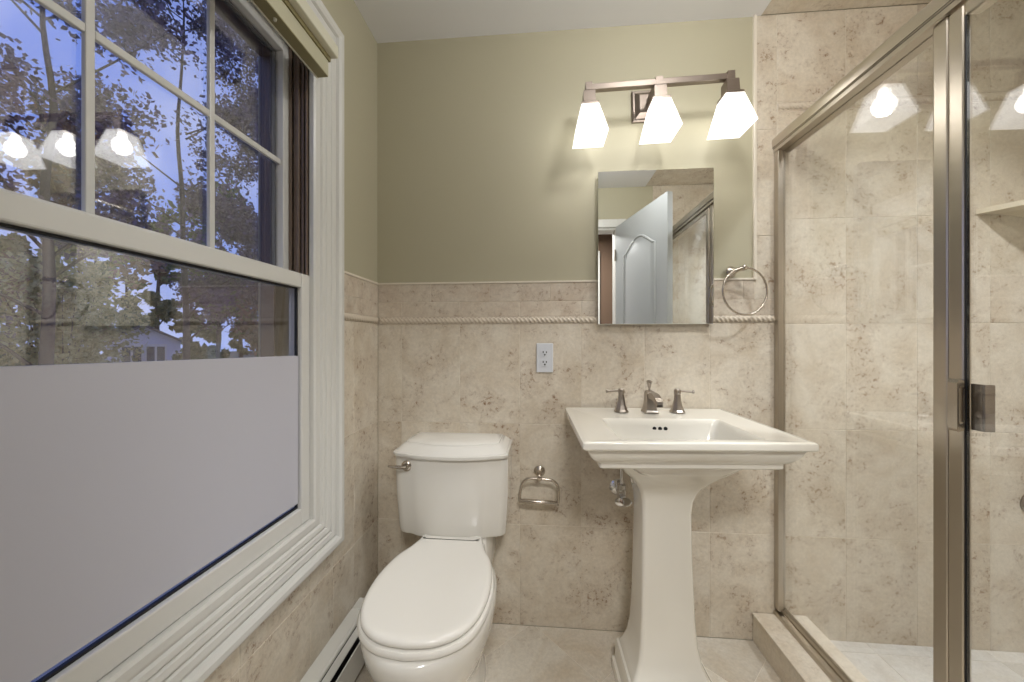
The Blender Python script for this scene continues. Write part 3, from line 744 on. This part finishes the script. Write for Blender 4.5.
# ------------------------------------------------------------------ mirror
mo = empty('wall_mirror', (0.436, 1.423, 1.205))
tag(mo, 'rectangular frameless mirror on the wall above the sink', 'mirror')
mx0, mx1, mz = -0.2155, 0.216, 0.592
bm = bmesh.new(); box(bm, mx0 + 0.004, mx1 - 0.004, -0.018, -0.0005, 0.004, mz - 0.004); obj('backing', bm, M['mirrorback'], mo)
bm = bmesh.new()
V = lambda i, y: [Vector((x, y, z)) for x, z in ((mx0 + i, i), (mx1 - i, i), (mx1 - i, mz - i), (mx0 + i, mz - i))]
loft(bm, [V(0, -0.0185), V(0, -0.0215), V(0.001, -0.0225)], True, True)
obj('mirror_glass', bm, M['mirror'], mo)

# ------------------------------------------------------------------ towel ring
tr = empty('towel_ring', (0.720, YB - 0.006, 1.403))
tag(tr, 'brushed nickel towel ring on the wall between mirror and shower', 'towel ring')
bm = bmesh.new(); lathe(bm, [(0.022, 0), (0.022, 0.004), (0.018, 0.009), (0.012, 0.014), (0.009, 0.030), (0.008, 0.046), (0.010, 0.050), (0.010, 0.062), (0.006, 0.065)], (0, -0.0005, 0), (0.42, -1, 0.10), 20); obj('post', bm, M['nickel'], tr, smooth=40)
bm = bmesh.new()
tube(bm, [(0.024 + 0.085 * math.sin(a) * 0.98, -0.054 + 0.012 * math.sin(a), -0.081 + 0.086 * math.cos(a)) for a in [2 * PI * k / 56 for k in range(56)]], 0.0038, 10, closed=True); obj('ring', bm, M['nickel'], tr, smooth=80)

# ------------------------------------------------------------------ outlet
ol = empty('wall_outlet', (0.015, YB - 0.0005, 1.073))
tag(ol, 'white double electrical outlet on the tiled wall above the toilet paper holder', 'outlet')
bm = bmesh.new(); box(bm, -0.033, 0.033, -0.006, 0, -0.058, 0.058, bev=0.0025); obj('cover_plate', bm, M['plate'], ol)
for s in (1, -1):
    bm = bmesh.new()
    n = 20; pp = []
    for k in range(n):
        a = 2 * PI * k / n; pp.append((0.0165 * math.cos(a), max(-0.0135, min(0.0135, 0.0175 * math.sin(a))) + s * 0.0195))
    loft(bm, [[Vector((x, -0.0058, z)) for x, z in pp], [Vector((x, -0.0078, z)) for x, z in pp]])
    rc = obj('receptacle', bm, M['plate'], ol)
    bm = bmesh.new(); z = s * 0.0195
    box(bm, -0.0082, -0.0046, -0.0084, -0.0076, z - 0.0005, z + 0.0075); box(bm, 0.0046, 0.0082, -0.0084, -0.0076, z - 0.0005, z + 0.0065)
    lathe(bm, [(0.0034, 0), (0.0034, 0.0008)], (0, -0.0076, z - 0.007), (0, -1, 0), 10); obj('slots', bm, M['dark'], rc)
bm = bmesh.new(); lathe(bm, [(0.0028, 0), (0.0022, 0.0012)], (0, -0.006, 0), (0, -1, 0), 12); obj('screw', bm, M['plate'], ol)

# ------------------------------------------------------------------ toilet paper holder
tp = empty('toilet_paper_holder', (-0.006, YB - 0.0005, 0.618))
tag(tp, 'empty brushed nickel toilet paper holder on the wall between toilet and sink', 'paper holder')
bm = bmesh.new(); lathe(bm, [(0.022, 0), (0.023, 0.003), (0.020, 0.008), (0.012, 0.013), (0.009, 0.020), (0.009, 0.046), (0.011, 0.050), (0.011, 0.062), (0.007, 0.065)], (0, 0, 0.004), (0, -1, -0.12), 20); obj('post', bm, M['nickel'], tp, smooth=40)
bm = bmesh.new(); yy = -0.056
tube(bm, smooth_curve([(0.071, yy, -0.098), (0.073, yy, -0.060), (0.068, yy, -0.030), (0.048, yy, -0.012), (0.020, yy, -0.008), (-0.020, yy, -0.006), (-0.048, yy, -0.010), (-0.066, yy, -0.028), (-0.074, yy, -0.058), (-0.076, yy, -0.092)], 4), 0.0055, 10); obj('bail', bm, M['nickel'], tp, smooth=70)
bm = bmesh.new(); lathe(bm, [(0.006, 0), (0.0075, 0.002), (0.0075, 0.017), (0.0088, 0.019), (0.0088, 0.128), (0.0075, 0.130), (0.0075, 0.153), (0.006, 0.155)], (-0.080, yy, -0.093), (1, 0, -0.04), 16); obj('roller', bm, M['nickel'], tp, smooth=40)

# ------------------------------------------------------------------ baseboard heater
bh = empty('baseboard_heater', (XL, 0.6, 0.0)); bh.scale = (1, 1, 0.95); bo = Vector(bh.location)
tag(bh, 'white baseboard heater with dark slots along the floor under the window', 'heater')
HY0, HY1 = 0.02 - 0.6, 1.215 - 0.6
def bprof(pts, y0, y1):
    bm = bmesh.new(); loft(bm, [[Vector((x, y0, z)) for x, z in pts], [Vector((x, y1, z)) for x, z in pts]]); return bm
obj('top_cover', bprof([(0.001, 0.196), (0.040, 0.190), (0.046, 0.185), (0.046, 0.176), (0.043, 0.176), (0.042, 0.184), (0.038, 0.187), (0.001, 0.192)], HY0, HY1), M['heater'], bh)
obj('damper', bprof([(0.044, 0.168), (0.058, 0.156), (0.060, 0.152), (0.057, 0.152), (0.042, 0.165)], HY0, HY1), M['heater'], bh)
obj('front_panel', bprof([(0.064, 0.132), (0.067, 0.130), (0.067, 0.030), (0.060, 0.024), (0.060, 0.028), (0.064, 0.033)], HY0, HY1), M['heater'], bh)
bm = bmesh.new(); box(bm, 0.001, 0.036, HY0, HY1, 0.02, 0.170); obj('heating_element', bm, M['dark'], bh)
bm = bmesh.new(); box(bm, 0.001, 0.069, HY1, HY1 + 0.055, 0.0, 0.197, bev=0.003); obj('end_cap', bm, M['heater'], bh)

# ------------------------------------------------------------------ shower enclosure
XG = 0.908
se = empty('shower_enclosure', (XG, 0.65, CZ)); eo = Vector(se.location)
tag(se, 'framed glass shower enclosure with satin nickel rails on the tiled curb', 'shower enclosure')
def epart(name, bm, m, parent=None, smooth=None):
    bmesh.ops.translate(bm, verts=bm.verts, vec=-eo); return obj(name, bm, m, parent or se, smooth)
EY1 = YB - 0.001; EY0 = YF + 0.001
# header: rounded extrusion
hp = [(-0.030, 1.852), (-0.030, 1.866), (-0.034, 1.870), (-0.034, 1.876), (-0.036, 1.888), (-0.034, 1.902), (-0.026, 1.911), (-0.012, 1.915), (0.012, 1.915), (0.028, 1.911), (0.034, 1.900), (0.034, 1.868), (0.028, 1.852)]
bm = bmesh.new(); loft(bm, [[Vector((XG + x, EY0, z)) for x, z in hp], [Vector((XG + x, EY1, z)) for x, z in hp]]); epart('header_rail', bm, M['rail'], smooth=30)
bm = bmesh.new(); box(bm, XG - 0.0305, XG - 0.0295, EY0, EY1, 1.8655, 1.8695); box(bm, XG - 0.0345, XG - 0.0300, EY0, EY1, 1.8695, 1.8702); epart('header_groove', bm, M['dark'])
bp_ = [(-0.030, CZ), (-0.030, CZ + 0.010), (-0.026, CZ + 0.014), (-0.012, CZ + 0.018), (-0.012, CZ + 0.026), (0.012, CZ + 0.026), (0.012, CZ + 0.014), (0.024, CZ + 0.010), (0.024, CZ)]
bm = bmesh.new(); loft(bm, [[Vector((XG + x, EY0, z)) for x, z in bp_], [Vector((XG + x, EY1, z)) for x, z in bp_]]); epart('bottom_track', bm, M['rail'])
ZB, ZTp = CZ + 0.026, 1.852
bm = bmesh.new(); box(bm, XG - 0.028, XG - 0.012, YB - 0.026, EY1, ZB, ZTp, bev=0.002); box(bm, XG - 0.012, XG + 0.006, YB - 0.014, EY1, ZB, ZTp, bev=0.002); epart('wall_jamb', bm, M['rail'])
bm = bmesh.new(); box(bm, XG - 0.029, XG + 0.024, EY0, EY0 + 0.026, ZB, ZTp, bev=0.002); epart('wall_jamb', bm, M['rail'])
PY0, PY1 = 0.849, 0.882
fp = bmesh.new(); box(fp, XG - 0.003, XG + 0.003, PY1 - 0.003, YB - 0.0145, ZB, ZTp); epart('fixed_panel', fp, M['glass'])
bm = bmesh.new(); box(bm, XG - 0.022, XG + 0.012, PY0 + 0.001, PY1, ZB, ZTp, bev=0.004); epart('fixed_stile', bm, M['rail'])
# pivoting door beyond the post
dr = empty('shower_door', (XG - eo.x, 0, 0), parent=se)
dr.location = (0, 0, 0)
DY0, DY1 = 0.20, 0.847
bm = bmesh.new()
zt = ZTp - 0.006; zb = ZB + 0.006
box(bm, XG - 0.026, XG - 0.010, DY1 - 0.030, DY1, zb, zt, bev=0.004)
box(bm, XG - 0.026, XG + 0.005, DY0, DY0 + 0.026, zb, zt, bev=0.005)
box(bm, XG - 0.026, XG + 0.005, DY0 + 0.026, DY1 - 0.030, zt - 0.026, zt, bev=0.004)
box(bm, XG - 0.026, XG + 0.005, DY0 + 0.026, DY1 - 0.030, zb, zb + 0.026, bev=0.004)
epart('door_frame', bm, M['rail'], dr)
bm = bmesh.new()
for (a, b, c, d) in ((DY1 - 0.0325, DY1 - 0.030, zb + 0.026, zt - 0.026),):
    box(bm, XG - 0.024, XG - 0.018, a, b, c, d)
epart('door_gasket', bm, M['dark'], dr)
bm = bmesh.new(); box(bm, XG - 0.0235, XG - 0.0185, DY0 + 0.024, DY1 - 0.0325, zb + 0.024, zt - 0.024); epart('door_glass', bm, M['glass'], dr)
bm = bmesh.new()
hx = XG - 0.026
hpf = [(0.0, 0.957), (-0.004, 0.952), (-0.018, 0.950), (-0.024, 0.956), (-0.024, 1.052), (-0.018, 1.060), (-0.004, 1.058), (0.0, 1.053), (0.0, 1.040), (-0.014, 1.045), (-0.017, 1.040), (-0.017, 0.970), (-0.014, 0.965), (0.0, 0.970)]
loft(bm, [[Vector((hx + x * 0.6, DY1 - 0.031, z)) for x, z in hpf], [Vector((hx + x * 0.6, DY1 - 0.013, z)) for x, z in hpf]])
epart('handle', bm, M['nickel'], dr)
bm = bmesh.new()
box(bm, XG - 0.0183, XG - 0.014, DY1 - 0.054, DY1 - 0.0345, 0.956, 1.052, bev=0.001); box(bm, XG - 0.0183, XG + 0.002, DY1 - 0.058, DY1 - 0.054, 0.956, 1.052, bev=0.002)
epart('inside_pull', bm, M['lampmetal'], dr)
bm = bmesh.new(); box(bm, XG - 0.022, XG + 0.020, EY0 + 0.026, DY0 - 0.002, ZB, ZTp, bev=0.004); epart('hinge_filler', bm, M['rail'])

# corner shelf in the far shower corner
cs = empty('corner_shelf', (XR - 0.001, YB - 0.001, 1.600))
tag(cs, 'cream triangular stone corner shelf high in the far corner of the shower', 'shelf')
bm = bmesh.new(); n = 12; a_, b_ = [], []
P2 = [Vector((0, 0, 0)), Vector((-0.225, 0, 0))] + [Vector((-0.225 * (1 - k / n) - 0.02 * math.sin(PI * k / n), -0.225 * k / n - 0.02 * math.sin(PI * k / n), 0)) for k in range(1, n)] + [Vector((0, -0.225, 0))]
loft(bm, [[p.copy() for p in P2], [p + Vector((0, 0, 0.018)) for p in P2]])
obj('shelf_slab', bm, M['shelf'], cs)
bm = bmesh.new(); loft(bm, [[Vector((0, 0, -0.02)), Vector((-0.05, 0, -0.02)), Vector((0, -0.05, -0.02))], [Vector((0, 0, -0.0002)), Vector((-0.16, 0, -0.0002)), Vector((0, -0.16, -0.0002))]]); obj('bracket', bm, M['shelf'], cs)

# shower control near the right edge
sc = empty('shower_valve', (1.757, YB - 0.001, 0.556))
tag(sc, 'small dark round shower control low on the tiled back wall behind the shower door', 'shower control')
bm = bmesh.new(); lathe(bm, [(0.040, 0), (0.041, 0.004), (0.034, 0.010), (0.014, 0.014), (0.013, 0.030)], (0, 0, 0), (0, -1, 0), 24); obj('escutcheon', bm, M['lampmetal'], sc, smooth=40)
bm = bmesh.new(); lathe(bm, [(0.016, 0.028), (0.026, 0.032), (0.028, 0.045), (0.022, 0.055), (0.001, 0.056)], (0, 0, 0), (0, -1, 0), 10); obj('knob', bm, M['lampmetal'], sc, smooth=30)

# ------------------------------------------------------------------ bathroom door, standing open
d1 = empty('door_1', (0.592, -0.075, 0.0), (0, 0, math.atan2(0.665, 0.168))); d1['kind'] = 'structure'
DL, DT, DH = 0.686, 0.035, 2.045
bm = bmesh.new(); box(bm, 0, DL, -DT, 0, 0.010, DH, bev=0.0015)
leaf = obj('door_leaf', bm, M['door'], d1)
def arch(x0, x1, z0, z1, rise, n=14, y=0.0):
    p = [Vector((x0, y, z0)), Vector((x1, y, z0)), Vector((x1, y, z1))]
    for k in range(1, n):
        s = k / n; e = 0.5 - 0.5 * math.cos(2 * PI * s) if rise else 0
        p.append(Vector((x1 + (x0 - x1) * s, y, z1 + rise * math.sin(PI * s) ** 1.3)))
    p.append(Vector((x0, y, z1))); return p
def inset(P, d):
    c = sum(P, Vector()) / len(P); out = []; n = len(P)
    for i in range(n):
        t = P[(i + 1) % n] - P[i - 1]; nn = Vector((-t.z, 0, t.x)).normalized()
        if nn.dot(c - P[i]) < 0: nn = -nn
        out.append(P[i] + nn * d)
    return out
for z0, z1, rise in ((0.22, 0.86, 0.0), (1.02, 1.78, 0.10)):
    bm = bmesh.new()
    for sgn, yb in ((1, 0.0), (-1, -DT)):
        A = arch(0.125, DL - 0.125, z0, z1, rise)
        mv = lambda P, h: [p + Vector((0, yb + sgn * h, 0)) for p in P]
        loft(bm, [mv(A, -0.0005), mv(inset(A, 0.004), 0.006), mv(inset(A, 0.012), 0.007), mv(inset(A, 0.018), 0.002), mv(inset(A, 0.036), 0.0015), mv(inset(A, 0.060), 0.0065)], False, True)
    obj('door_panel', bm, M['door'], d1, smooth=20)
bm = bmesh.new()
for sgn, yb in ((1, 0.0), (-1, -DT)):
    lathe(bm, [(0.030, 0), (0.031, 0.003), (0.024, 0.009), (0.011, 0.012), (0.010, 0.026), (0.021, 0.034), (0.026, 0.045), (0.021, 0.055), (0.001, 0.058)], (DL - 0.065, yb + sgn * 0.0002, 0.95), (0, sgn, 0), 20)
obj('door_knob', bm, M['nickel'], d1, smooth=50)
bm = bmesh.new()
for z in (0.2, 1.02, 1.82): cyl(bm, (-0.003, 0.004, z - 0.045), (-0.003, 0.004, z + 0.045), 0.0055, seg=12)
obj('hinge', bm, M['nickel'], d1, smooth=40)

# ceiling lamps out of view: added fill fixtures in room and hall, shower downlight
def fill_lamp(name, loc, r, label):
    e = empty(name, loc); tag(e, label, 'ceiling light')
    bm = bmesh.new(); lathe(bm, [(r + 0.02, 0), (r + 0.022, -0.008), (r + 0.016, -0.022), (r + 0.004, -0.026), (r + 0.002, -0.020)], (0, 0, 0), (0, 0, 1), 32); obj('trim_ring', bm, M['nickel'], e, smooth=40)
    bm = bmesh.new(); lathe(bm, [(r, -0.018), (r, -0.030), (r * 0.8, -0.042), (r * 0.4, -0.047), (0.001, -0.048)], (0, 0, 0), (0, 0, 1), 32); obj('diffuser', bm, M['lens'], e, smooth=60)
fill_lamp('fill_ceiling_fixture', (0.45, 0.70, ZC), 0.15, 'added round flush fill light, unseen, over the middle of the bathroom')
fill_lamp('fill_hall_fixture', (0.2, -0.75, 2.379), 0.15, 'added round flush fill light, unseen, in the brown hall')
e = empty('shower_light', (1.30, 0.60, ZC - 0.0005)); tag(e, 'small round downlight in the tiled shower ceiling', 'ceiling light')
bm = bmesh.new(); lathe(bm, [(0.085, 0), (0.086, -0.004), (0.072, -0.007), (0.068, -0.003)], (0, 0, 0), (0, 0, 1), 28); obj('trim_ring', bm, M['white'], e, smooth=40)
bm = bmesh.new(); lathe(bm, [(0.067, -0.0015), (0.066, -0.003), (0.001, -0.004)], (0, 0, 0), (0, 0, 1), 28); obj('lens', bm, M['lens'], e, smooth=40)

# ------------------------------------------------------------------ outdoors at dusk
GZ = -1.2
bm = bmesh.new(); box(bm, -70, XL - 0.6, -40, 80, GZ - 0.2, GZ); struct('ground', bm, M['grass'])

def leaf(bm, c, s, rnd):
    n = Vector((rnd.gauss(0, 1), rnd.gauss(0, 1), rnd.gauss(0, 1))).normalized()
    d, u, v = frame_of(n)
    a = rnd.uniform(0, 2 * PI); u, v = u * math.cos(a) + v * math.sin(a), v * math.cos(a) - u * math.sin(a)
    p = [c + u * s, c + v * s * 0.55 + u * 0.15 * s, c - u * s * 0.8, c - v * s * 0.55 + u * 0.1 * s]
    bm.faces.new([bm.verts.new(q) for q in p])

def tree(name, label, x, y, h, crown_r, crown_z, n, ls, mat, seed, trunk_r=0.085, group='trees outside the window', blobs=16, fmin=0.25):
    rnd = random.Random(seed)
    t = empty(name, (x, y, GZ)); tag(t, label, 'tree', group)
    bm = bmesh.new()
    pts = [(0, 0, -0.1)]; px, py = 0, 0
    for k in range(1, 8):
        px += rnd.uniform(-.12, .12); py += rnd.uniform(-.12, .12); pts.append((px, py, h * 0.92 * k / 7))
    tube(bm, smooth_curve(pts, 3), [trunk_r * (1 - 0.8 * k / 21) for k in range(22)], 8)
    centers = []
    for k in range(blobs):
        f = rnd.uniform(fmin, 0.95); zz = h * f
        a = rnd.uniform(0, 2 * PI); rr = crown_r * rnd.uniform(0.35, 1.0) * (1.15 - 0.5 * abs(f - 0.5))
        end = Vector((math.cos(a) * rr, math.sin(a) * rr, min(h, zz + rr * 0.35)))
        st = Vector((px * f, py * f, max(0.3, zz - rr * 0.35)))
        mid = st.lerp(end, 0.5) + Vector((rnd.uniform(-.2, .2), rnd.uniform(-.2, .2), rnd.uniform(0, .25)))
        br = trunk_r * 0.35 * (1.1 - f * 0.6)
        tube(bm, smooth_curve([st, mid, end], 4), [br * (1 - 0.85 * q / 8) for q in range(9)], 6)
        if end.z > crown_z: centers.append((end, crown_r * rnd.uniform(0.25, 0.45))); centers.append((mid, crown_r * rnd.uniform(0.2, 0.35)))
        for q in range(4):
            p0 = mid.lerp(end, rnd.random()); p1 = p0 + Vector((rnd.uniform(-.6, .6), rnd.uniform(-.6, .6), rnd.uniform(-.1, .7))) * crown_r * 0.4
            tube(bm, [p0, p0.lerp(p1, .5) + Vector((0, 0, .06)), p1], [br * .4, br * .3, br * .1], 5)
            if p1.z > crown_z: centers.append((p1, crown_r * 0.2))
    obj('trunk', bm, M['bark'], t, smooth=60)
    bm = bmesh.new()
    for k in range(n):
        c, r = rnd.choice(centers)
        v = Vector((rnd.gauss(0, 1), rnd.gauss(0, 1), rnd.gauss(0, 0.8))).normalized() * r * rnd.random() ** 0.45
        leaf(bm, c + v, ls * rnd.uniform(0.6, 1.3), rnd)
    obj('foliage', bm, mat, t)
    return t
tree('plum_tree', 'plum-leaved tree at the left edge of the upper window panes', -6.8, 4.3, 8.5, 1.5, 2.4, 9000, 0.05, M['leaf_purple'], 11)
tree('plum_tree', 'tall plum-leaved tree in the middle of the upper window panes', -8.8, 8.2, 11.5, 1.9, 1.6, 20000, 0.06, M['leaf_purple'], 3)
tree('plum_tree', 'dark plum-leaved tree behind the right column of upper window panes', -9.6, 12.9, 14.0, 2.3, 0.8, 24000, 0.07, M['leaf_purple'], 23)
tree('rust_tree', 'rust-brown tree low behind the right of the lower window', -13.5, 16.5, 5.6, 1.6, 0.3, 3000, 0.16, M['leaf_red'], 31)
tree('rust_tree', 'bare-topped rust tree between the plum trees and the house', -16.0, 11.0, 9.5, 2.0, 1.6, 2600, 0.17, M['leaf_red'], 37)
tree('green_tree', 'green tree behind the yellow bush beyond the window', -17.5, 18.0, 10.0, 2.2, 0.0, 3800, 0.18, M['leaf_green'], 41)
for k in range(15):
    an = math.radians(25.5 + 2.5 * k); di = 47 if k % 2 else 40
    tree('green_tree', 'tall distant green tree in the row far behind the house', -di * math.cos(an), di * math.sin(an), 11.5 + 1.5 * math.sin(k * 2.3), 1.15, 0.2, 3400, 0.30, M['leaf_green'], 60 + k, 0.2, 'row of distant trees', 22, 0.06)

def bush(name, label, x, y, rx, rz, n, ls, mat, seed):
    rnd = random.Random(seed); t = empty(name, (x, y, GZ)); tag(t, label, 'bush')
    bm = bmesh.new()
    for k in range(9):
        a = rnd.uniform(0, 2 * PI); r = rnd.uniform(.3, .8) * rx
        tube(bm, [(0.05 * math.cos(a), 0.05 * math.sin(a), -0.05), (r * .4 * math.cos(a), r * .4 * math.sin(a), rz * .7), (r * math.cos(a), r * math.sin(a), rz * 1.4)], [.03, .02, .008], 5)
    obj('stems', bm, M['bark'], t)
    bm = bmesh.new()
    for k in range(n):
        v = Vector((rnd.gauss(0, 1), rnd.gauss(0, 1), rnd.gauss(0, 1))).normalized() * rnd.random() ** 0.4
        b = 1 + 0.18 * math.sin(5 * v.x + 2) * math.cos(6 * v.y + seed)
        leaf(bm, Vector((v.x * rx * b, v.y * rx * b, rz + v.z * rz * b)), ls * rnd.uniform(.6, 1.3), rnd)
    obj('foliage', bm, mat, t)
bush('yellow_bush', 'large yellow-green bush outside at the left of the lower window', -13.2, 8.8, 1.45, 2.55, 7000, 0.085, M['leaf_yellow'], 5)
bush('green_bush', 'low dark green bush outside between the yellow bush and the house', -14.0, 13.2, 0.9, 1.0, 2600, 0.10, M['leaf_green'], 8)

# neighbour's house
hs = empty('neighbour_house', (-26.0, 21.4, GZ), (0, 0, math.radians(49)))
tag(hs, 'white gabled house far off among trees through the window', 'house')
bm = bmesh.new()
W2, HH, RG, DP = 1.6, 2.3, 3.2, 3.0
gab = [Vector((-W2, 0, 0)), Vector((W2, 0, 0)), Vector((W2, 0, HH)), Vector((0, 0, RG)), Vector((-W2, 0, HH))]
loft(bm, [[p + Vector((0, -DP, 0)) for p in gab], gab]); obj('walls', bm, M['siding'], hs)
bm = bmesh.new()
for s in (-1, 1):
    q = [Vector((0, 0, RG + 0.02)), Vector((s * (W2 + .35), 0, HH - 0.17)), Vector((s * (W2 + .35), 0, HH - 0.05)), Vector((0, 0, RG + 0.16))]
    loft(bm, [[p + Vector((0, -DP - .3, 0)) for p in q], [p + Vector((0, DP + .3 - DP, 0)) for p in q]])
obj('roof', bm, M['roof'], hs)
for x in (-0.5, 0.5):
    for yy, s in ((-DP, -1),):
        bm = bmesh.new(); box(bm, x - .48, x + .48, yy - .06, yy + .01, 0.9, 2.15, bev=.01); w = obj('house_window', bm, M['white'], hs)
        bm = bmesh.new()
        for a in (-.22, .22): box(bm, x + a - .17, x + a + .17, yy - .075, yy - .058, 1.05, 2.0)
        obj('window_pane', bm, M['pane'], w)
